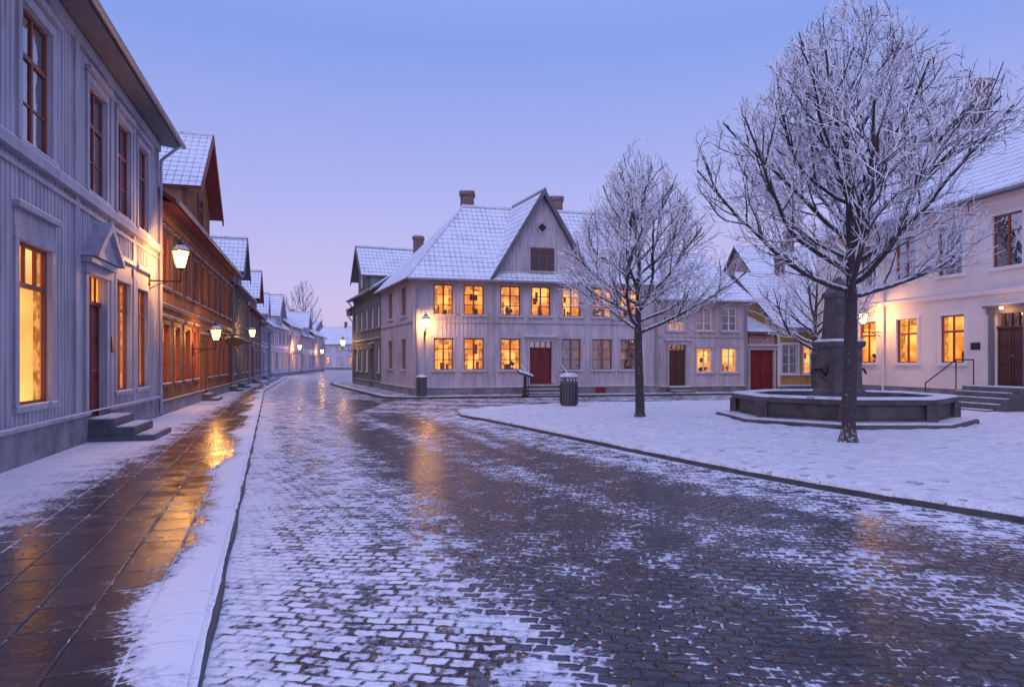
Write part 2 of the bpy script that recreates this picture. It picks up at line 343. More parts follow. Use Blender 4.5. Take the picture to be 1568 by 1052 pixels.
def chimney(b,c,z0,z1,s=.35,rot=math.pi/4):
    lathe(b,'chimney','brick_chimney',(c[0],c[1],0),[(s,z0),(s,z1-.25),(s*1.18,z1-.24),(s*1.18,z1-.05),(s*1.02,z1-.05),(s*1.02,z1)],4,rot)
    lathe(b,'chimney_snow','snow',(c[0],c[1],0),[(s*1.1,z1-.048),(s*.8,z1+.05)],4,rot)
def gutter(b,p,q,r=.065): tube(b,'gutter','pipe_metal',p,q,r,r,8)
def cross_gable(b,w,s0,s1,zb,zp,tb,wall,trim,ov=.35,tf=-.4,zwall=None,batten=.2,win=None,st=None,edge='dark_trim'):
    c=(s0+s1)/2; hw=(s1-s0)/2; sl=(zp-zb)/hw
    for sg in(-1,1):
        roof_poly(b,[w.Q(c+sg*(hw+ov*.3),tf,zb-sl*ov*.3),w.Q(c+sg*(hw+ov*.3),tb,zb-sl*ov*.3),w.Q(c,tb,zp),w.Q(c,tf,zp)],.12,edge)
        a=hw+ov*.3+.03
        w.prism('barge_boards',edge,[(c+sg*a,zb-sl*ov*.3-.30),(c+sg*a,zb-sl*ov*.3-.02),(c,zp+.03),(c,zp-.30)],-tf+.002,-tf+.06)
    ridge_cap(b,w.Q(c,tf,zp+.02),w.Q(c,tb,zp+.02),.08)
    zw=zwall if zwall is not None else zb
    iw=hw-.18
    w.prism('gable_wall',wall,[(c-iw,zw),(c+iw,zw),(c+iw,zb+.1),(c,zp-.18),(c-iw,zb+.1)] if zw<zb-.1 else [(c-iw-.1,zw),(c+iw+.1,zw),(c,zp-.18)],-.2,.001)
    u=c-iw+.1
    while u<c+iw-.05:
        top=zp-.25-abs(u-c)*sl
        if top>zw+.15: w.box('gable_battens',wall,u-.018,u+.018,-.002,.022,zw,top)
        u+=batten
    if zw<zb-.1:
        for sg in(-1,1):
            q=[w.Q(c+sg*iw,0.001,zw),w.Q(c+sg*iw,tb,zw),w.Q(c+sg*iw,tb,zb+.1),w.Q(c+sg*iw,0.001,zb+.1)]; b.add('dormer_cheeks',wall,q,[(0,1,2,3)])
    for (u0,u1,z0,z1) in (win or []):
        fm=st['frame']; cm=st['casing']
        w.b.add('gable_glass','dark_interior',[w.P(u0,.026,z0),w.P(u1,.026,z0),w.P(u1,.026,z1),w.P(u0,.026,z1)],[(0,1,2,3)])
        w.b.add('gable_pane','window_glass',[w.P(u0,.034,z0),w.P(u1,.034,z0),w.P(u1,.034,z1),w.P(u0,.034,z1)],[(0,1,2,3)])
        for a,c_,f,g in((u0-.1,u0,z0-.1,z1+.1),(u1,u1+.1,z0-.1,z1+.1),(u0,u1,z1,z1+.1),(u0,u1,z0-.1,z0)): w.box('gable_casing',cm,a,c_,.002,.075,f,g)
        n=max(2,round((u1-u0)/.4))
        for i in range(1,n): x=u0+(u1-u0)*i/n; w.box('gable_frames',fm,x-.03,x+.03,.027,.06,z0,z1)
        for i in(0,1): x=(u0+.02,u1-.02)[i]; w.box('gable_frames',fm,x-.02,x+.02,.027,.061,z0,z1)
        for f in(.02,.66,.97): w.box('gable_frames',fm,u0,u1,.027,.056,z0+(z1-z0)*f-.02,z0+(z1-z0)*f+.02)

def shell(b,w,L,depth,zt,ze,zr,wall,ov=.45,hipL=0,hipR=0,edge='dark_trim',sides=True,gut=True,pipeL=False,pipeR=True,pipecol='pipe_metal'):
    h=depth/2; e=.004
    if sides:
        for s_,hip in((e,hipL),(L-e,hipR)):
            zz=zt; q=[w.Q(s_,.19,0),w.Q(s_,depth,0),w.Q(s_,depth,zz),w.Q(s_,h,zz if hip else zr-.2),w.Q(s_,.19,zz)]
            b.add('side_walls',wall,q,[(0,1,2,3,4)])
    b.add('back_wall',wall,[w.Q(0,depth,0),w.Q(L,depth,0),w.Q(L,depth,zt),w.Q(0,depth,zt)],[(0,1,2,3)])
    oL=ov if hipL else .25; oR=ov if hipR else .25
    A=w.Q(-oL,-ov,ze);Bq=w.Q(L+oR,-ov,ze);C=w.Q(L+oR,depth+ov,ze);D=w.Q(-oL,depth+ov,ze)
    R0=w.Q(hipL if hipL else -oL,h,zr);R1=w.Q(L-hipR if hipR else L+oR,h,zr)
    roof_poly(b,[A,Bq,R1,R0],.13,edge); roof_poly(b,[C,D,R0,R1],.13,edge)
    if hipL: roof_poly(b,[D,A,R0],.13,edge); ridge_cap(b,A+Vector((0,0,.02)),R0+Vector((0,0,.02)),.06)
    if hipR: roof_poly(b,[Bq,C,R1],.13,edge)
    ridge_cap(b,R0,R1)
    b.add('soffit',edge,[w.Q(-oL,-ov+.02,ze-.12),w.Q(L+oR,-ov+.02,ze-.12),w.Q(L+oR,.0,ze-.06),w.Q(-oL,.0,ze-.06)],[(0,1,2,3)])
    if gut: gutter(b,w.Q(-oL,-ov-.07,ze-.06),w.Q(L+oR,-ov-.07,ze-.06))
    for fl,x in((pipeL,.1),(pipeR,L-.1)):
        if fl:
            tube(b,'downpipe',pipecol,w.Q(x,-ov-.05,ze-.1),w.P(x,.12,ze-.6),.045); tube(b,'downpipe',pipecol,w.P(x,.12,ze-.6),w.P(x,.12,.15),.045)
def steps(b,w,u0,u1,n,rise,tread,land=.5,snow=.8,z0=0,mat='step_stone'):
    for i in range(n):
        g=.03*i; zt=z0+rise*(n-i); d1=land+i*tread
        w.box('steps',mat,u0-g,u1+g,.085,d1,z0 if i==n-1 else zt-rise-.01,zt)
        dd=land+(i-1)*tread if i else .1
        if snow: w.box('step_snow','snow',u0-g+.03,u1+g-.03-(u1-u0)*.1*random.random(),dd+.05 if i else .12,d1-.03,zt,zt+.03*snow)
def lantern(name,base,lamp,power,s=1.):
    b=B(name); base=Vector(base); lamp=Vector(lamp)
    ar=Vector((lamp.x,lamp.y,base.z)); 
    d=(ar-base)
    tube(b,'bracket_arm','iron',base,ar,.022); tube(b,'wall_plate','iron',base-Vector((0,0,.28)),base+Vector((0,0,.22)),.04)
    pr=base-Vector((0,0,.25))
    for i in range(8):
        t0=i/8;t1=(i+1)/8
        f=lambda t: pr+d*t*.75+Vector((0,0,.25*math.sin(t*math.pi/2)))
        tube(b,'bracket_scroll','iron',f(t0),f(t1),.013,n=6)
    zb=lamp.z-.27*s
    tube(b,'stem','iron',ar,(ar.x,ar.y,zb),.02)
    c=(lamp.x,lamp.y,zb)
    lathe(b,'lantern_foot','iron',c,[(.05*s,-.02),(.11*s,.02),(.11*s,.04)],8)
    lathe(b,'lantern_glass','lamp_glass',c,[(.10*s,.045),(.20*s,.42*s)],6,cap=False)
    for i in range(6):
        t=2*math.pi*i/6; tube(b,'lantern_bars','iron',(c[0]+.102*s*math.cos(t),c[1]+.102*s*math.sin(t),zb+.04),(c[0]+.203*s*math.cos(t),c[1]+.203*s*math.sin(t),zb+.42*s),.009,n=5)
    lathe(b,'lantern_cap','iron',c,[(.23*s,.42*s),(.21*s,.45*s),(.10*s,.56*s),(.07*s,.62*s),(.02*s,.66*s),(.03*s,.7*s),(.005,.73*s)],6)
    lathe(b,'cap_snow','snow',c,[(.215*s,.455*s),(.115*s,.57*s),(.09*s,.57*s)],6,cap=False)
    b.light((lamp.x,lamp.y,zb+.22*s),power,r=.07*s)
    b.finish()

# ------------------------------------------------------------ LEFT HOUSE
LO=(-4.67,0.); LU=(-.29,1.); LN=(1.,.29)
ul=lambda px: upx(LO,LU,px)
stH1=dict(frame='brown_frame',casing='grey_trim',cw=.15,cd=.05,cols=1,tcols=3,rows=1,transom=.74,hood=True,frieze=.3)
stH1b=dict(stH1,cols=2,tcols=2)
st2=dict(frame='red_frame',casing='grey_trim',cw=.15,cd=.05,cols=2,rows=2,transom=.66,hood=True)
u_start=2.0
O1=Vector((LO[0],LO[1]))+Vector(LU).normalized()*u_start
U_=lambda px: ul(px)-u_start
b=B('grey_wooden_house'); w=W(b,O1,LU,LN); L1=U_(241)
ops=[dict(r=(U_(25),U_(76),.98,3.62),k='pale')]+[dict(r=(U_(a),U_(c),.98,3.62),k='pale',st=stH1b) for a,c in((176,197),(208,224))]
ops+=[dict(r=(1.2,2.4,.98,3.62),k='pale'),dict(r=(4.4,5.7,.98,3.62),k='pale')]
ops.append(dict(r=(U_(132),U_(160),.5,3.5),k='door',m='red_door',tl=.6,tlit=True,cw=.2,leafs=2)); dr=ops[-1]['r']
ops+=[dict(r=(U_(a),U_(c),5.2,7.45),k='dark',st=st2) for a,c in((30,77),(134,161),(178,198),(210,225))]+[dict(r=(1.2,2.4,5.2,7.45),k='dark',st=st2),dict(r=(4.4,5.7,5.2,7.45),k='dark',st=st2)]
facade(w,L1,8.15,ops,stH1,'grey_wood','grey_trim',batten=.17,plinth=.62,belts=((4.72,4.80,.06),(4.9,5.08,.16)),pil=[U_(115),U_(169),U_(203.5),7.0,3.3],bw=.03)
shell(b,w,L1,9,8.15,8.25,12.5,'grey_wood',ov=.62,edge='dark_trim',pipecol='grey_trim')
pc=(dr[0]+dr[1])/2; hwp=(dr[1]-dr[0])/2+.32
w.prism('door_pediment','grey_trim',[(pc-hwp,3.84),(pc+hwp,3.84),(pc,4.5)],-.008,.24)
w.prism('door_pediment_rim','grey_trim',[(pc-hwp-.1,3.82),(pc-hwp+.06,3.82),(pc,4.48),(pc+hwp-.06,3.82),(pc+hwp+.1,3.82),(pc,4.68)],-.006,.34)
steps(b,w,dr[0]-.15,dr[1]+.2,3,.17,.38,.55,.9)
w.box('name_plaque','iron',dr[1]+.32,dr[1]+.55,.052,.07,1.9,2.25)
b.finish()
# ------------------------------------------------------------ LEFT ROW
def left_house(name,D0,D1,wall,trim,zt,ze,zr,st,lowk,upk,edge='red_board',n=None,cg=None,batten=.2,doors=(1,),z_low=(.95,2.5),z_up=(3.9,5.4),depth=8.5,ww=1.0):
    b=B(name); k=1.0412; O=Vector((LO[0]-.29*D0,D0))
    w=W(b,O,LU,LN); L=(D1-D0)*k-.06
    n=n or int(L/1.9); ops=[]
    for i in range(n):
        c=L*(i+.5)/n
        if i in doors: ops.append(dict(r=(c-.5,c+.5,.35,2.55),k='door',m=random.choice(['red_door','dark_door']),cw=.12))
        else: ops.append(dict(r=(c-ww/2,c+ww/2,*z_low),k=lowk if random.random()<.85 else 'dark'))
        ops.append(dict(r=(c-ww/2,c+ww/2,*z_up),k=upk if random.random()<.9 else 'lit'))
    facade(w,L,zt,ops,st,wall,trim,batten=batten,belts=((z_low[1]+.5,z_low[1]+.62,.09),))
    for o in ops:
        if o['k']=='door': steps(b,w,o['r'][0]-.15,o['r'][1]+.15,2,.17,.3,.4)
    shell(b,w,L,depth,zt,ze,zr,wall,ov=.5,edge=edge)
    if cg: cross_gable(b,w,cg[0],cg[1],cg[2],cg[3],depth/2,wall,trim,tf=-.5,zwall=zt-.05,win=[((cg[0]+cg[1])/2-.5,(cg[0]+cg[1])/2+.5,cg[4],cg[5])] if len(cg)>4 else None,st=st,edge=edge)
    chimney(b,w.Q(L*.3,depth/2,0),zr-.6,zr+.9)
    b.finish()
stO=dict(frame='red_frame',casing='dark_ochre',cw=.12,cols=2,rows=3,hood=True)
left_house('ochre_wooden_house',20.5,38.6,'ochre_wood','dark_ochre',6.5,6.55,10.0,stO,'pale','dark',n=10,doors=(4,9),cg=(4.6,10.6,8.2,10.9,7.0,8.3),z_low=(1.0,2.85),z_up=(4.0,5.6),ww=1.05)
stG=dict(frame='white_trim',casing='dark_trim',cw=.1,cols=2,rows=3); stF=dict(stG,casing='hazed_trim')
left_house('green_wooden_house',38.8,47.8,'green_wood','dark_trim',5.9,5.95,9.0,stG,'lit','dark',edge='dark_trim',cg=(1.5,5.5,7.1,9.3,6.2,7.0))
left_house('red_trimmed_house',48.0,58.5,'rose_wood','dark_ochre',5.3,5.35,8.4,stG,'lit','dark',edge='red_board',cg=(4,8,6.6,8.8),z_up=(3.6,4.9))
left_house('small_grey_house',58.8,68.5,'hazed_rose','hazed_trim',4.8,4.85,7.9,stF,'pale','dark',edge='hazed_trim',z_up=(3.4,4.5),cg=(3,6,6.1,8))
FO=Vector((-24.4,69.)); FU=Vector((-8.2,51)).normalized(); FN=(51,8.2)
fs=0
for i,(nm,L,wl_,ze,zr,cg) in enumerate([('white_wooden_house',11,'hazed_pale',5.2,8.4,(3,7,6.6,8.9)),('cream_wooden_house',10,'cream_plaster',5.8,9.4,None),('pale_street_house',12,'hazed_pale',5.0,8.2,(4,8,6.4,8.6)),('rose_street_house',14,'hazed_rose',5.6,9,None)]):
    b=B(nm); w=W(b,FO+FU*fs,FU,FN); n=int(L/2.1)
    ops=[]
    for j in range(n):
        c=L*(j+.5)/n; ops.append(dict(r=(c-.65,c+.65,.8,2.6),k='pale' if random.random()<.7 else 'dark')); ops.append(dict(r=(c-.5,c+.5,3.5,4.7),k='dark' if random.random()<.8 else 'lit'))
    facade(w,L,ze-.05,ops,stF,wl_,'hazed_pale',batten=0,belts=((3.0,3.12,.1),)); shell(b,w,L,8,ze-.05,ze,zr,wl_,edge='hazed_trim')
    if cg: cross_gable(b,w,cg[0],cg[1],cg[2],cg[3],4,wl_,'hazed_pale',zwall=ze-.1,st=stF,edge='hazed_trim')
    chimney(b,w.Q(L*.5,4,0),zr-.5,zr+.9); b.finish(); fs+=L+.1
for (nm,x0,y0,x1,y1,ze,zr,wl_) in [('distant_house',-40,136,-27.5,131,5,8.6,'hazed_pale'),('distant_house',-27,131,-15,124,5.4,9.5,'cream_plaster'),('distant_house',-53,141,-41,138,6,10,'hazed_rose')]:
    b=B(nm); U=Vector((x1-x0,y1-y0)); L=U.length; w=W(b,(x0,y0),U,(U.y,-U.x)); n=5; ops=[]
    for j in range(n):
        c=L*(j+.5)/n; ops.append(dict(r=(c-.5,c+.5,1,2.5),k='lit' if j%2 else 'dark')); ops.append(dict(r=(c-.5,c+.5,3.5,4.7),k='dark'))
    facade(w,L,ze-.05,ops,stF,wl_,'hazed_pale',batten=0); shell(b,w,L,8,ze-.05,ze,zr,wl_,edge='hazed_trim'); chimney(b,w.Q(L*.4,4,0),zr-.5,zr+1); b.finish()

# ------------------------------------------------------------ MIDDLE HOUSE
MO=(-4.62,32.3); MU=(.970,.243); MK=(-.38,.925); MN=(.243,-.970)
um=lambda px: upx(MO,MU,px)
b=B('grey_gabled_house'); w=W(b,MO,MU,MN,MK); LM=um(1006)
stM=dict(frame='brown_frame',casing='pale_trim',cw=.1,cols=2,rows=3)
ops=[]
for a,c,u_,l_ in [(664,694,1,1),(710,741,1,1),(766,797,1,1),(813,843,1,None),(860,889,1,0),(907,937,1,0),(950,980,1,0)]:
    ops.append(dict(r=(um(a),um(c),3.92,5.38),k='lit' if u_ else 'dark'))
    if l_ is not None: ops.append(dict(r=(um(a),um(c),1.26,2.80),k='lit' if l_ else 'dark'))
ops.append(dict(r=(um(811),um(845),.58,2.65),k='door',m='red_door',tl=.35,cw=.14,cm='pale_trim'))
facade(w,LM,5.75,ops,stM,'pale_wood','pale_trim',batten=.2,plinth=.42,belts=((3.55,3.67,.07),),pil=[um(752),um(900)])
dd=[o for o in ops if o.get('k')=='door'][0]['r']
steps(b,w,dd[0]-.35,dd[1]+.35,3,.17,.3,.55,.9)
for x in(dd[0]-.45,dd[1]+.45):
    tube(b,'handrail','iron',w.P(x,.1,1.5),w.P(x,1.35,.95),.025); tube(b,'handrail','iron',w.P(x,1.35,.95),w.P(x,1.35,0),.025); tube(b,'handrail','iron',w.P(x,.6,1.28),w.P(x,.6,0),.02)
    tube(b,'handrail_snow','snow',w.P(x,.1,1.535),w.P(x,1.35,.985),.03,n=6)
w.box('cellar_hatch','red_door',um(911),um(926),.075,.13,.05,.40); w.box('cellar_hatch','red_door',um(861),um(880),.075,.11,.1,.36)
sN=(-.925,-.38); ws=W(b,Vector(MO),MK,sN); LS=7.5
so=[dict(r=(1.6,2.6,3.95,5.38),k='dark'),dict(r=(4.7,5.7,3.95,5.38),k='dark'),dict(r=(1.6,2.6,1.28,2.78),k='dark'),dict(r=(4.7,5.7,1.28,2.78),k='dark')]
facade(ws,LS,5.75,so,stM,'pale_wood','pale_trim',batten=.2,plinth=.42,belts=((3.55,3.67,.07),))
b.add('right_wall','pale_wood',[w.Q(LM-.004,.19,0),w.Q(LM-.004,7.5,0),w.Q(LM-.004,7.5,5.9),w.Q(LM-.004,3.75,9.8),w.Q(LM-.004,.19,5.9)],[(0,1,2,3,4)])
shell(b,w,LM,7.5,5.75,5.6,10.0,'pale_wood',ov=.45,hipL=3.5,sides=False,pipeL=True,edge='dark_trim')
gc=um(830); g0=um(752); g1=2*gc-g0
w.box('gable_base','pale_wood',g0+.05,g1-.05,-.19,-.001,5.751,6.02)
cross_gable(b,w,g0,g1,5.85,10.15,3.75,'pale_wood','pale_trim',tf=-.38,zwall=5.76,win=[(gc-.62,gc+.62,6.15,7.3)],st=stM,edge='dark_trim')
dm=[(gc-.36,8.3),(gc,7.94),(gc+.36,8.3),(gc,8.66)]
w.prism('diamond_window_casing','pale_trim',dm,.0,.05); w.prism('diamond_window','dark_interior',[(gc+(u-gc)*.6,8.3+(z-8.3)*.6) for u,z in dm],.02,.06)
chimney(b,w.Q(um(712)+1.6,4.6,0),8.5,11.0,.5); chimney(b,w.Q(um(852)+2.1,4.6,0),8.5,11.0,.5)
b.finish()
b=B('small_grey_townhouse'); MO2=Vector(MO)+Vector(MU).normalized()*(LM+.05)+Vector(MK)*.25; w=W(b,MO2,MU,MN,MK); u2=lambda px: upx(MO2,MU,px); LM2=u2(1143)
st=dict(frame='white_trim',casing='pale_trim',cw=.1,cols=2,rows=3)
ops=[dict(r=(u2(a),u2(c),3.3,4.55),k='dark') for a,c in((1022,1048),(1066,1090),(1105,1128))]
ops+=[dict(r=(u2(1066),u2(1090),1.1,2.4),k='lit'),dict(r=(u2(1105),u2(1128),1.1,2.4),k='lit'),dict(r=(u2(1024),u2(1050),.38,2.55),k='door',m='dark_door',tl=.35,cw=.14,cm='pale_trim')]
facade(w,LM2,4.85,ops,st,'pale_wood','pale_trim',batten=.2,plinth=.36,belts=((2.95,3.05,.06),)); shell(b,w,LM2,7.5,4.85,4.9,7.9,'pale_wood')
steps(b,w,u2(1020),u2(1054),2,.17,.3,.4); chimney(b,w.Q(.8,3.75,0),7.4,9.6,.42); b.finish()
b=B('gateway_wall'); GO=w.Q(LM2+.08,.1,0); w=W(b,(GO.x,GO.y),MU,MN); g=lambda px: upx((GO.x,GO.y),MU,px); LG=g(1189)
facade(w,LG,3.3,[dict(r=(g(1148),g(1184),.1,2.3),k='door',m='red_door',cw=.12)],stM,'rose_wood','dark_ochre',batten=.2,plinth=.09)
roof_poly(b,[w.Q(-.05,-.3,3.3),w.Q(LG,-.3,3.3),w.Q(LG,2.5,4.3),w.Q(-.05,2.5,4.3)]); b.add('side_walls','rose_wood',[w.Q(0,2.4,0),w.Q(LG,2.4,0),w.Q(LG,2.4,4.2),w.Q(0,2.4,4.2)],[(0,1,2,3)]); b.finish()
b=B('yellow_wooden_house'); YO=w.Q(LG+.05,0,0); w=W(b,(YO.x,YO.y),MU,MN); g=lambda px: upx((YO.x,YO.y),MU,px); LY=9.0
ops=[dict(r=(g(1197),g(1221),1.0,2.6),k='dark'),dict(r=(g(1231),g(1252),1.0,2.6),k='lit'),dict(r=(4.6,5.5,1,2.6),k='lit'),dict(r=(6.6,7.5,1,2.6),k='dark')]
facade(w,LY,3.5,ops,dict(st,casing='white_trim'),'yellow_wood','white_trim',batten=.2,plinth=.35); shell(b,w,LY,8,3.5,3.55,7.0,'yellow_wood'); chimney(b,w.Q(3,4,0),6.5,8.2); b.finish()
def row_house(name,O,E,ze,zr,wall,trim,n,cg=None,ch=None,depth=8.5,flip=1,lit=1):
    U=Vector(E)-Vector(O); L=U.length; b=B(name); w=W(b,O,U,(-U.y*flip,U.x*flip)); ops=[]
    for i in range(n):
        c=L*(i+.5)/n
        ops.append(dict(r=(c-.45,c+.45,1.0,2.5),k='lit' if (i%3 and lit) else 'dark') if i!=1 else dict(r=(c-.5,c+.5,.3,2.5),k='door',m='red_door',cw=.12)); ops.append(dict(r=(c-.45,c+.45,3.7,5.0),k='dark'))
    facade(w,L,ze-.05,ops,stG,wall,trim,batten=.22,belts=((3.0,3.1,.08),)); shell(b,w,L,depth,ze-.05,ze,zr,wall)
    if cg: cross_gable(b,w,*cg,depth/2,wall,trim,tf=-.45,zwall=ze-.1,st=stG,win=[((cg[0]+cg[1])/2-.4,(cg[0]+cg[1])/2+.4,cg[2]-.7,cg[2]+.3)])
    if ch: chimney(b,w.Q(ch[0],ch[1],0),zr-1.4,ch[2],.42)
    b.finish()
row_house('rose_wooden_house',(17.5,47.5),(31,49),6.6,10.4,'rose_wood','white_trim',6,ch=(4,4,11.6),flip=-1,lit=0)
row_house('green_gabled_house',(-7.5,39.4),(-11.2,48.6),6.0,9.3,'green_wood','dark_trim',5,cg=(4.5,8.5,7.3,9.3),ch=(3.,2.9,9.6))
row_house('pale_gabled_house',(-11.3,48.9),(-12.6,54.5),5.4,8.2,'pale_wood','dark_trim',3,ch=(2,4,9))
# ------------------------------------------------------------ RIGHT BUILDING
RO=(16.1-.176*(33.0-25),33.0); RU=(.176,-1.); RN=(-1.,-.176)
ur=lambda px: upx(RO,RU,px)
b=B('cream_plaster_house'); w=W(b,RO,RU,RN); LR=26.0
stR=dict(frame='brown_frame',casing='white_trim',cw=.1,cols=2,rows=1,transom=.66)
stR2=dict(frame='green_frame',casing='white_trim',cw=.1,cols=2,rows=3)
ops=[dict(r=(ur(a),ur(c),1.62,3.38),k='lit') for a,c in((1316,1342),(1373,1405),(1440,1477))]
ops+=[dict(r=(ur(a),ur(c),4.85,6.62),k='dark',st=stR2) for a,c in((1280,1304),(1318,1342),(1372,1403),(1437,1474),(1520,1566))]
dR=(ur(1523),ur(1568))
ops.append(dict(r=(dR[0],dR[1],.87,3.3),k='door',m='dark_door',tl=.5,cw=.2,cm='dark_trim'))
ops+=[dict(r=(dR[1]+x,dR[1]+x+1.1,1.62,3.38),k='lit') for x in(1.8,4.6,7.4,10.2)]+[dict(r=(dR[1]+x,dR[1]+x+1.1,4.85,6.62),k='dark',st=stR2) for x in(1.8,4.6,7.4,10.2)]
facade(w,LR,7.3,ops,stR,'cream_plaster','cream_plaster',batten=0,plinth=.7,belts=((3.98,4.12,.09),),corner=False)
shell(b,w,LR,10,7.3,7.35,12.2,'cream_plaster',ov=.5,pipeR=False)
for px in(1325,1386,1458): 
    x=ur(px); w.box('cellar_windows','dark_interior',x-.35,x+.35,.07,.095,.2,.5)
steps(b,w,dR[0]-.5,dR[1]+.6,5,.17,.32,.8,.8)
for x in(dR[0]-.55,):
    tube(b,'handrail','iron',w.P(x,.3,1.75),w.P(x,1.0,1.75),.022); tube(b,'handrail','iron',w.P(x,1.0,1.75),w.P(x,2.2,.95),.022)
    for dq,zq in((.3,1.75),(1.0,1.75),(2.2,.95)): tube(b,'handrail','iron',w.P(x,dq,0),w.P(x,dq,zq),.02)
w.box('name_plaque','dark_interior',ur(1487),ur(1501),.002,.03,2.1,2.35)
chimney(b,w.Q(4.1,5.0,0),11,13.9,.56)
tube(b,'downpipe','cream_plaster',w.P(ur(1355),.1,.3),w.P(ur(1355),.1,7.2),.05)
tube(b,'door_lamp','lamp_glass',w.P((dR[0]+dR[1])/2,.3,3.42),w.P((dR[0]+dR[1])/2,.3,3.5),.06)
b.light(w.P((dR[0]+dR[1])/2,.35,3.35),14)
b.finish()

# ------------------------------------------------------------ LAMPS
def onwall(O,U,Nn,px,d,z):
    U=Vector(U).normalized(); Nn=Vector(Nn).normalized(); u=upx(O,U,px); p=Vector(O)+U*u+Nn*d; return (p.x,p.y,z)
def wl(O,U,Nn,pxwall,out,z,power,s=1.):
    a=onwall(O,U,Nn,pxwall,.03,z-.55*s); c=onwall(O,U,Nn,pxwall,out,z); lantern('wall_lantern',a,c,power,s)
wl(LO,LU,LN,226,.85,4.62,430,1.2)
wl(LO,LU,LN,294,.85,2.75,200,1.05)
wl(LO,LU,LN,362,.9,3.4,180,1.05)
wl(MO,MU,MN,650,.6,3.5,210,1.05)
wl(RO,RU,RN,1353,.95,3.5,210,1.1)
P0=Vector((-7.5,39.4)); Ug=Vector((-3.7,9.2)); wl((P0.x,P0.y),Ug,(-9.2,-3.7),545,.9,3.0,110)
Q=FO; wl((Q.x,Q.y),FU,FN,447,.9,3.4,260,1.3); wl((Q.x,Q.y),FU,FN,484,.9,3.2,280,1.4)
b=B('hanging_shop_sign'); a=Vector(onwall(LO,LU,LN,330,.0,2.95)); nn=Vector((1,.29,0)).normalized()
tube(b,'sign_arm','iron',a,a+nn*1.3,.02); 
vs=[];k=16
for e_ in(-.025,.025):
    for i in range(k):
        t=2*math.pi*i/k; vs.append(a+nn*(.85+.42*math.cos(t))+Vector((0,0,-.33+.22*math.sin(t)))+Vector((-.29,1,0)).normalized()*e_)
b.add('sign_board','iron',vs,[tuple(range(k)),tuple(range(k,2*k))]+[(i,(i+1)%k,k+(i+1)%k,k+i) for i in range(k)])
for x in(.6,1.1): tube(b,'sign_chain','iron',a+nn*x,a+nn*x-Vector((0,0,.14)),.008)
b.finish()
# ------------------------------------------------------------ GROUND
def smooth_curve(pts,n=8):
    P=[Vector(p) for p in pts]; P=[2*P[0]-P[1]]+P+[2*P[-1]-P[-2]]; out=[]
    for i in range(1,len(P)-2):
        for j in range(n):
            t=j/n; a,b_,c,d=P[i-1],P[i],P[i+1],P[i+2]
            out.append(.5*((2*b_)+(c-a)*t+(2*a-5*b_+4*c-d)*t*t+(3*b_-a-3*c+d)*t**3))
    out.append(P[-2]); return out
front=smooth_curve([(-1.74,22.0),(-1.5,20.7),(-.55,18.9),(1.55,14.2),(3.18,10.7),(4.14,8.9),(5.22,7.3),(7.3,4.4),(10.3,.6),(14,-4)],12)
back=smooth_curve([(-1.74,22.0),(-1.3,22.9),(.2,24.6),(2.6,26.1),(6,27.2),(9.5,28.2),(14.9,29.8),(16.2,22),(18.8,9),(21,-4)],12)
def xk(y):
    y=np.asarray(y,float); return np.where(y<38,-.35-.353*y,-.35-.353*38-.29*(y-38))
def xw(y): return -4.67-.29*np.asarray(y,float)
def pdist(X,Y,path):
    d=np.full(X.shape,1e9)
    for p,q in zip(path,path[1:]):
        vx,vy=q.x-p.x,q.y-p.y; l=vx*vx+vy*vy+1e-9; t=np.clip(((X-p.x)*vx+(Y-p.y)*vy)/l,0,1)
        d=np.minimum(d,np.hypot(X-p.x-t*vx,Y-p.y-t*vy))
    return d
def sm(a,b_,x): t=np.clip((x-a)/(b_-a),0,1); return t*t*(3-2*t)
def grid(name,XX,YY,ZZ,mat,att=None,smooth=True):
    ny,nx=XX.shape; v=np.stack([XX,YY,ZZ],-1).reshape(-1,3)
    i=np.arange(ny-1)[:,None]*nx+np.arange(nx-1)[None,:]; f=np.stack([i,i+1,i+1+nx,i+nx],-1).reshape(-1,4)
    me=bpy.data.meshes.new(name); me.vertices.add(len(v)); me.vertices.foreach_set('co',v.astype(np.float32).ravel())
    me.loops.add(f.size); me.loops.foreach_set('vertex_index',f.ravel().astype(np.int32)); me.polygons.add(len(f))
    me.polygons.foreach_set('loop_start',np.arange(0,f.size,4,dtype=np.int32)); me.polygons.foreach_set('loop_total',np.full(len(f),4,dtype=np.int32))
    me.update(calc_edges=True); me.validate()
    if smooth: me.polygons.foreach_set('use_smooth',[True]*len(f))
    if att is not None:
        a=me.attributes.new('snow_cover','FLOAT','POINT'); a.data.foreach_set('value',att.astype(np.float32).ravel())
    me.materials.append(MATS[mat]); o=bpy.data.objects.new(name,me); scn.collection.objects.link(o); return o
ys=np.concatenate([np.arange(-6,30,.2),np.arange(30,60,.4),np.arange(60,160,1.5)]); xs=np.arange(-46,26,.2)
X,Y=np.meshgrid(xs,ys)
xb=np.interp(Y,[0,3.56,5.12,8.58,14,20.4,30,50,90],[.80,.42,-.05,-1.35,-3.3,-5.3,-9.0,-14.8,-24])
d=X-xb
den=.74*(1-sm(-1.0,.8,d))-.03
xkk=xk(Y)
for off,wd,st_,ym in((2.4,.32,.9,8),(3.9,.3,.8,12)):
    tr=np.exp(-((X-(xkk+off+.02*(Y-15)))/wd)**2)*sm(ym,ym+6,Y); den=den*(1-.85*tr*st_)
den=den+.36*np.exp(-((X-(xb+2.9))/.26)**2)*sm(8,16,Y)
df=pdist(X,Y,front); den=np.maximum(den,-.03+.60*(1-sm(.4,1.9,df)))
den=np.maximum(den,.95*(1-sm(0,.4,df)))
den=np.maximum(den,.30*np.exp(-((df-3.0)/.4)**2))
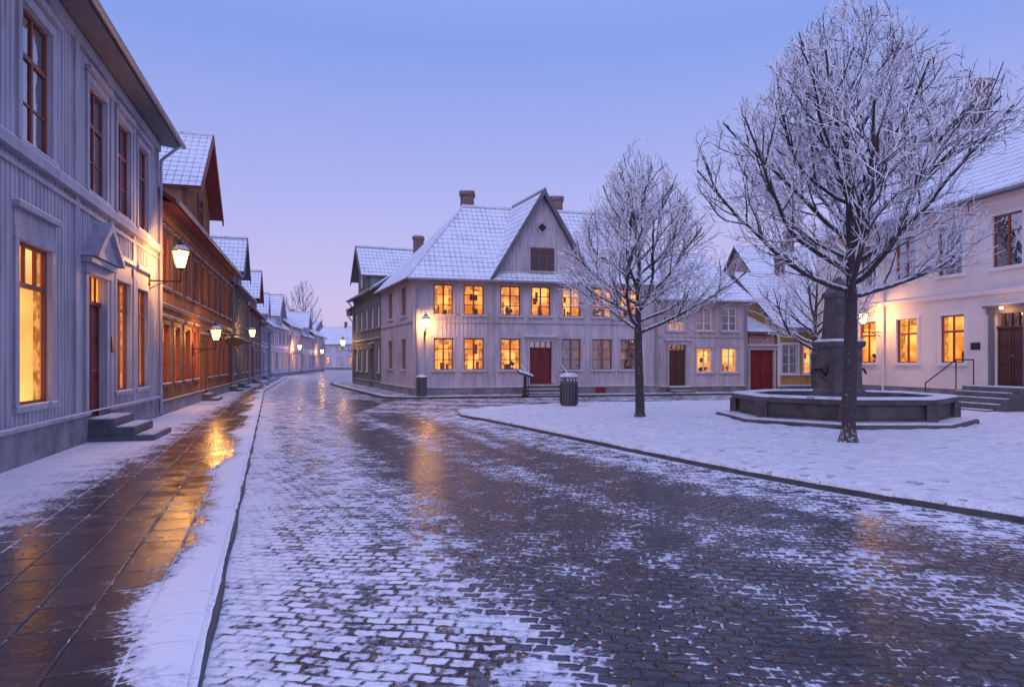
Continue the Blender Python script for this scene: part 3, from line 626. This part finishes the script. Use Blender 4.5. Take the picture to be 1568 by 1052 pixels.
w_=np.clip((df/(df+np.abs(d)+.5)),0,1); cc=d*(1-w_)-df*w_+d*.3
den=den+.07*np.sin(cc*4.3+.8*np.sin(Y*.35))+.05*np.sin(cc*8.1+1.7+.6*np.sin(Y*.6))
den=np.where((X>0)&(Y<7),np.maximum(den,.11+.09*np.sin(cc*3.1)),den)
den=np.where((Y>22.5)&(X>-5),np.maximum(den,.30+.12*np.sin(X*.8+Y*2.4)),den)
den=np.where(Y>30,np.maximum(den,.30),den)
den=np.maximum(den,.97*(1-sm(.2,1.3,X-xkk)))
grid('cobblestone_street',X,Y,np.zeros_like(X),'cobbles',den)
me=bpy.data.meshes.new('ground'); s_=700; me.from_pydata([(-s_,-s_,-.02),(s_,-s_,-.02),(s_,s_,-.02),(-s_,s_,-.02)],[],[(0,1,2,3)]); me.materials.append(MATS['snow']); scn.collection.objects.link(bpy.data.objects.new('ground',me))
KH=.05
ys=np.concatenate([np.arange(-6,30,.05),np.arange(30,70,.4)]); ts=np.concatenate([np.linspace(0,.12,8)[:-1],np.linspace(.12,1,26)]); T,Y=np.meshgrid(ts,ys)
nzv=np.array([noise.noise(Vector((y*1.3,0,0)))*.022+noise.noise(Vector((y*5,3,0)))*.012 for y in ys])[:,None]
rag=.03+nzv
XK=xk(Y)-np.abs(rag); XW=xw(Y)+.05; X=XK+(XW-XK)*T; dk=(XK-X)*.94
we=np.interp(Y,[0,5,9,16,26,40],[2.1,1.95,1.75,1.35,1.0,.75])
den=1.0*(1-sm(.10,.62,dk+.10*np.sin(Y*1.1)+.06*np.sin(Y*2.3)))+ .90*sm(-.7,1.0,dk-we)
den=np.maximum(den,.02)
Z=np.full_like(X,KH+.008)+.02*np.exp(-((dk-.2)/.16)**2)*(1-np.exp(-(dk/.03)))
grid('pavement',X,Y,Z,'slabs',den)
def strip(name,path,wdt,z0,z1,mat,side=1):
    vs=[];fs=[];n=len(path)
    for i,p in enumerate(path):
        a=path[max(0,i-1)];c=path[min(n-1,i+1)]; t=(Vector((c.x-a.x,c.y-a.y))).normalized(); nn=Vector((-t.y,t.x))*side
        q=p+nn*wdt; r=p+nn*.012
        vs+=[(p.x,p.y,z0),(r.x,r.y,z1),(q.x,q.y,z1),(q.x,q.y,z0)]
        if i: k=4*i; fs+=[(k-4,k,k+1,k-3),(k-3,k+1,k+2,k-2),(k-2,k+2,k+3,k-1)]
    me=bpy.data.meshes.new(name); me.from_pydata(vs,[],fs); me.materials.append(MATS[mat]); scn.collection.objects.link(bpy.data.objects.new(name,me))
kp=[Vector((float(xk(y))+.012*math.sin(y*3),y)) for y in np.arange(-6,70,.5)]
strip('pavement_kerb',kp,.14,-.01,KH,'kerb_stone',1)
strip('plaza_kerb',front,.14,-.01,.07,'kerb_stone',1); strip('plaza_kerb',back,.14,-.01,.07,'kerb_stone',-1)
js=[0,.012,.03]+list(np.linspace(.04,.96,90))+[.97,.988,1]
n=len(front); PX=np.zeros((n,len(js)));PY=PX.copy();PZ=PX.copy()
for i in range(n):
    a=front[i];c=back[i]; L=(c-a).length
    for j,f in enumerate(js):
        if j<3: ff=min(.5,(.035,.06,.12)[j]/max(L,.05)) if L>.6 else f
        elif j>=len(js)-3: ff=1-(min(.5,(.12,.06,.035)[j-len(js)+3]/max(L,.05)) if L>.6 else 1-f)
        else: ff=f
        p=a.lerp(c,ff); e_=min(j,len(js)-1-j)
        if L>.6 and e_<2: p=a.lerp(c,ff+((.05*noise.noise(Vector((a.x*3,a.y*3,0)))+.035*noise.noise(Vector((a.x*9,a.y*9,0))))/L)*(1 if j<3 else -1))
        z=(.067,.10,.118)[min(e_,2)] if e_<3 else .128+.05*noise.noise(Vector((p.x*.45,p.y*.45,0)))+.035*noise.noise(Vector((p.x*1.9,p.y*1.9,3)))
        PX[i,j],PY[i,j],PZ[i,j]=p.x,p.y,z
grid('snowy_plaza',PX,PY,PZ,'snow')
outer=[(-14.2,55),(-12.9,49.2),(-9.2,39.6),(-6.4,32.6),(-5.9,31.4),(-4.9,30.75),(-3.6,30.9),(2,32.3),(8,33.8),(14,35.3),(22,37.3)]
inner=[(-12.6,55),(-11.2,48.6),(-7.5,39.4),(-4.75,32.9),(-4.65,32.5),(-4.6,32.35),(-3.6,32.5),(2,33.95),(8,35.4),(14,36.9),(22,38.9)]
oc=smooth_curve(outer,6); ic=smooth_curve(inner,6); ts=np.linspace(0,1,8)
X=np.array([[o.x+(i_.x-o.x)*t for t in ts] for o,i_ in zip(oc,ic)]); Y=np.array([[o.y+(i_.y-o.y)*t for t in ts] for o,i_ in zip(oc,ic)])
grid('corner_pavement',X,Y,np.full_like(X,.085),'cobbles',np.full_like(X,.68)+.25*np.array([1,1,.5,0,0,.2,.6,.8])[None,:])
strip('pavement_kerb',oc,.14,-.01,.08,'kerb_stone',-1)

# ------------------------------------------------------------ FOUNTAIN
b=B('stone_fountain'); fc=(8.95,18.7,.1); R=math.pi/8
lathe(b,'base_slab','granite',fc,[(3.25,-.1),(3.25,.10),(3.2,.12)],8,R)
lathe(b,'base_snow','snow',fc,[(3.17,.118),(3.1,.15),(2.6,.16)],8,R,cap=False)
lathe(b,'basin','granite',fc,[(2.74,.1),(2.74,.2),(2.66,.22),(2.66,.52),(2.8,.56),(2.82,.68),(2.42,.685),(2.42,.3)],8,R,cap=False)
lathe(b,'rim_snow','snow',fc,[(2.79,.682),(2.74,.73),(2.5,.74),(2.44,.688)],8,R,cap=False)
lathe(b,'basin_floor_snow','snow',fc,[(2.43,.42),(.1,.46)],8,R)
for i in range(8):
    t=2*math.pi*i/8+R
    lathe(b,'corner_blocks','granite',(fc[0]+2.68*math.cos(t),fc[1]+2.68*math.sin(t),fc[2]),[(.17,.1),(.17,.55)],4,t)
cr=.2
lathe(b,'pillar_plinth','granite',fc,[(.68,.3),(.68,.78),(.60,.85),(.58,.9),(.56,1.95),(.66,2.0),(.68,2.12),(.52,2.2)],4,math.pi/4+cr)
lathe(b,'pillar_snow','snow',fc,[(.67,2.122),(.55,2.2),(.45,2.2)],4,math.pi/4+cr,cap=False)
lathe(b,'pillar_shaft','granite',fc,[(.44,2.15),(.36,3.3),(.44,3.35),(.44,3.45),(.3,3.55),(.05,3.9)],4,math.pi/4+cr)
for sg in(-1,1):
    dx=Vector((math.cos(cr),math.sin(cr),0))*sg; c=Vector(fc)+Vector((0,0,1.35))
    lathe(b,'spout_masks','iron',c+dx*.42,[(.02,-.16),(.13,-.06),(.14,.06),(.06,.16)],8)
    tube(b,'spouts','iron',c+dx*.42,c+dx*.78+Vector((0,0,.03)),.035); tube(b,'spouts','iron',c+dx*.78+Vector((0,0,.03)),c+dx*.86-Vector((0,0,.1)),.035,.03)
    tube(b,'spout_stays','iron',c+dx*.4-Vector((0,0,.3)),c+dx*.72,.015)
b.finish()
b=B('litter_bin'); c=(2.02,24.2,.1)
lathe(b,'body','bin_metal',c,[(.27,0),(.27,.06),(.30,.07),(.30,.78),(.33,.80),(.33,.88)],16)
for i in range(16):
    t=2*math.pi*i/16; tube(b,'ribs','iron',(c[0]+.305*math.cos(t),c[1]+.305*math.sin(t),c[2]+.08),(c[0]+.305*math.cos(t),c[1]+.305*math.sin(t),c[2]+.77),.014,n=5)
for i in range(4):
    t=math.pi/2*i+.4; tube(b,'lid_posts','bin_metal',(c[0]+.27*math.cos(t),c[1]+.27*math.sin(t),c[2]+.86),(c[0]+.27*math.cos(t),c[1]+.27*math.sin(t),c[2]+1.02),.02)
lathe(b,'lid','bin_metal',c,[(.33,1.0),(.34,1.04),(.22,1.12)],16); lathe(b,'lid_snow','snow',c,[(.33,1.045),(.3,1.12),(.15,1.18),(.02,1.19)],16)
b.finish(smooth=('lid_snow',))
b=B('utility_cabinet'); c=(-4.15,31.35,.085)
lathe(b,'body','box_green',c,[(.24,0),(.24,.8),(.27,.82),(.27,.88),(.1,.95)],8); lathe(b,'cap_snow','snow',c,[(.26,.885),(.2,.95),(.05,.99)],8); tube(b,'hinge','iron',(c[0]-.1,c[1]-.235,c[2]+.1),(c[0]-.1,c[1]-.235,c[2]+.7),.015); b.finish()
b=B('notice_stand'); w=W(b,(.62,31.7),MU,MN)
tube(b,'post','iron',w.P(0,0,.08),w.P(0,0,1.0),.06); tube(b,'foot','iron',w.P(0,0,.08),w.P(0,0,.14),.16)
q=[w.P(-.34,-.12,1.30),w.P(.34,-.12,1.08),w.P(.34,.22,.98),w.P(-.34,.22,1.20)]
b.add('board','iron',[p-Vector((0,0,.09)) for p in q]+q,BF); b.add('board_snow','snow',[p+Vector((0,0,.002)) for p in q]+[p+Vector((0,0,.04)) for p in q],BF); b.finish()

# ------------------------------------------------------------ TREES
def tree(name,base,H,zf,Rm,rt,seed,dens=1.,prof=None,nl=26):
    rng=random.Random(seed); b=B(name); base=Vector(base)
    V={'limbs':([],[]),'frosted_twigs':([],[]),'trunk':([],[])}
    def ring(part,pts,rad,n):
        vs,fs=V[part]; k0=len(vs); m=len(pts); a=None
        for i in range(m):
            d=(pts[min(m-1,i+1)]-pts[max(0,i-1)]).normalized()
            if a is None: a=d.orthogonal().normalized()
            else: a=(a-d*a.dot(d)); a=a.normalized() if a.length>1e-5 else d.orthogonal().normalized()
            c=d.cross(a)
            for j in range(n):
                t=2*math.pi*j/n; vs.append(pts[i]+(a*math.cos(t)+c*math.sin(t))*rad[i])
        for i in range(m-1):
            for j in range(n): fs.append((k0+i*n+j,k0+i*n+(j+1)%n,k0+(i+1)*n+(j+1)%n,k0+(i+1)*n+j))
    pr=prof or ([0,.12,.33,.58,.72,.85,.95,1],[.70,1,1,.80,.62,.42,.22,.08])
    ph=[rng.uniform(0,6.28) for _ in range(4)]
    def env(p):
        t=(p.z-base.z-zf)/(H-zf)
        if t<-.10 or t>1.02: return 0.001
        t=max(t,0)
        q=p-base; az=math.atan2(q.y,q.x)
        return Rm*float(np.interp(t,*pr))*(1+.07*math.sin(2*az+ph[0]+t*3)+.08*math.sin(3*az+ph[1]-t*5)+.10*math.sin(7*az+ph[2]+t*9))
    def ratio(p): q=p-base; return math.hypot(q.x,q.y)/max(env(p),.02)
    spec={1:dict(st=.24,cs=.24,up=.07,jit=.10,n=6),2:dict(st=.16,cs=.16,up=.07,jit=.12,n=4),3:dict(st=.11,cs=.085,up=.06,jit=.15,n=3),4:dict(st=.09,cs=9,up=.05,jit=.18,n=3)}
    def grow(p,d,L,r,lv):
        sp=spec[lv]; pts=[p.copy()]; rad=[r]; l=0; nxt=sp['cs']*(1.2 if lv>1 else 2.0); rs=rng.uniform(.90,1.18)
        kids=[]; ph_=rng.uniform(0,6.28)
        while l<L:
            d=(d+Vector((rng.gauss(0,1),rng.gauss(0,1),rng.gauss(0,.6)))*sp['jit']+Vector((0,0,sp['up']))).normalized()
            p=p+d*sp['st']; l+=sp['st']
            if ratio(p)>rs: break
            pts.append(p.copy()); rr=r*(1-.85*l/L)+.0042; rad.append(rr)
            while l>nxt and lv<4:
                nxt+=sp['cs']*rng.uniform(.7,1.3)/dens; kids.append((p.copy(),d.copy(),l/L,rr))
        if len(pts)<2: return
        ring('limbs' if lv<=2 and r>.014 else 'frosted_twigs',pts,rad,sp['n'])
        for kp_,kd,f,rr in kids:
            ph_+=2.4+rng.uniform(-.5,.5); a=kd.orthogonal().normalized(); a=(a*math.cos(ph_)+kd.cross(a)*math.sin(ph_))
            ang=rng.uniform(.45,.85); nd=(kd*math.cos(ang)+a*math.sin(ang)+Vector((0,0,.10))).normalized()
            if lv==1: LL=rng.uniform(.8,1.8)*(1-.4*f); r2=min(rr*.6,.02)
            elif lv==2: LL=rng.uniform(.35,.8)*(1-.3*f); r2=min(rr*.7,.0095)
            else: LL=rng.uniform(.12,.34); r2=.0062
            grow(kp_,nd,LL,r2,lv+1)
    pts=[];rad=[]; nseg=40; lx=rng.uniform(0,6.28)
    for i in range(nseg+1):
        t=i/nseg; z=H*.97*t
        q=Vector((base.x+.07*math.sin(t*5+lx)*t**.5*1.4,base.y+.08*math.cos(t*4.3+lx)*t**.5,base.z-.05+z))
        pts.append(q); fl=1+.5*max(0,1-z/.35)**2
        rad.append(((rt*fl*(1-.22*z/zf)) if z<zf else rt*.78*max(.04,(1-(z-zf)/(H-zf)))**1.25*.85)*(1+.06*math.sin(i*1.9+lx)))
    ring('trunk',pts,rad,12)
    az=rng.uniform(0,6.28)
    for i in range(nl):
        f=(i/(nl-1))**1.1; z=zf*.93+(H*.93-zf*.93)*f*.92; t=z/(H*.97); k=min(nseg-1,int(t*nseg)); p=pts[k].lerp(pts[k+1],t*nseg-k)
        az+=2.4+rng.uniform(-.35,.35); ang=math.radians(np.interp(f,[0,.3,.7,1],[74,60,46,28])+rng.uniform(-8,8))
        d=Vector((math.cos(az)*math.sin(ang),math.sin(az)*math.sin(ang),math.cos(ang)))
        r=float(np.interp(f,[0,.4,1],[rt*.42,rt*.28,rt*.08]))
        grow(p,d,(H-zf)*float(np.interp(f,[0,.4,.7,1],[.80,.68,.45,.25])),r,1)
    for part,(vs,fs) in V.items(): b.add(part,{'limbs':'bark','trunk':'trunk_bark'}.get(part,'frosted_bark'),vs,fs)
    b.finish(smooth=('limbs','trunk'))
tree('frosted_linden_tree',(6.50,13.2,.12),8.55,3.0,2.85,.14,8,1.05,nl=36)
tree('frosted_linden_tree',(3.62,19.3,.12),7.9,2.6,2.5,.13,11,1.02,([0,.1,.25,.42,.6,.78,.9,1],[.75,1,1,.9,.66,.40,.22,.06]),nl=34)
tree('frosted_linden_tree',(12.1,27.2,.1),6.2,2.0,3.0,.16,23,.85,nl=24)
tree('bare_winter_tree',(-36,118,0),16.,4,4.6,.3,31,.5,nl=26)
tree('bare_winter_tree',(-22,150,0),15.,4,5,.3,37,.35,nl=20)

# ------------------------------------------------------------ SKY / LIGHT / CAMERA
wd=bpy.data.worlds.new('World'); scn.world=wd; wd.use_nodes=True; nt=wd.node_tree; nt.nodes.clear()
out=nt.nodes.new('ShaderNodeOutputWorld'); bg=nt.nodes.new('ShaderNodeBackground'); nt.links.new(bg.outputs[0],out.inputs[0])
tc=nt.nodes.new('ShaderNodeTexCoord'); sp=nt.nodes.new('ShaderNodeSeparateXYZ'); nt.links.new(tc.outputs['Generated'],sp.inputs[0])
rp=nt.nodes.new('ShaderNodeValToRGB'); cr_=rp.color_ramp
stops=[(0,(.58,.46,.76)),(.08,(.54,.46,.80)),(.22,(.40,.41,.83)),(.42,(.22,.32,.79)),(.65,(.38,.45,.94)),(1,(.50,.56,1.12))]
cr_.elements[0].position=0; cr_.elements[0].color=(*stops[0][1],1); cr_.elements[1].position=1; cr_.elements[1].color=(*stops[-1][1],1)
for p_,c_ in stops[1:-1]: e=cr_.elements.new(p_); e.color=(*c_,1)
nt.links.new(sp.outputs[2],rp.inputs[0])
sky=nt.nodes.new('ShaderNodeTexSky'); sky.sky_type='NISHITA'; sky.sun_disc=False; sky.sun_elevation=math.radians(3); sky.sun_rotation=math.radians(200)
vm=nt.nodes.new('ShaderNodeVectorMath'); vm.operation='MULTIPLY_ADD'; nt.links.new(sky.outputs[0],vm.inputs[0]); vm.inputs[1].default_value=(.03,.03,.03); nt.links.new(rp.outputs[0],vm.inputs[2])
nt.links.new(vm.outputs[0],bg.inputs[0]); bg.inputs[1].default_value=1.0
sl=bpy.data.lights.new('sun','SUN'); sl.energy=.65; sl.angle=math.radians(50); sl.color=(.90,.82,1.); so_=bpy.data.objects.new('sun',sl); so_.rotation_euler=(math.radians(50),0,math.radians(-20)); scn.collection.objects.link(so_)
cam=bpy.data.cameras.new('camera'); cam.sensor_width=36; cam.lens=24; cam.shift_y=27/1568; cam.clip_end=2000; cam.clip_start=.05
co=bpy.data.objects.new('camera',cam); co.location=(0,0,CH); co.rotation_euler=(math.radians(90),0,0); scn.collection.objects.link(co); scn.camera=co
scn.view_settings.view_transform='Standard'; scn.view_settings.look='None'; scn.view_settings.exposure=0
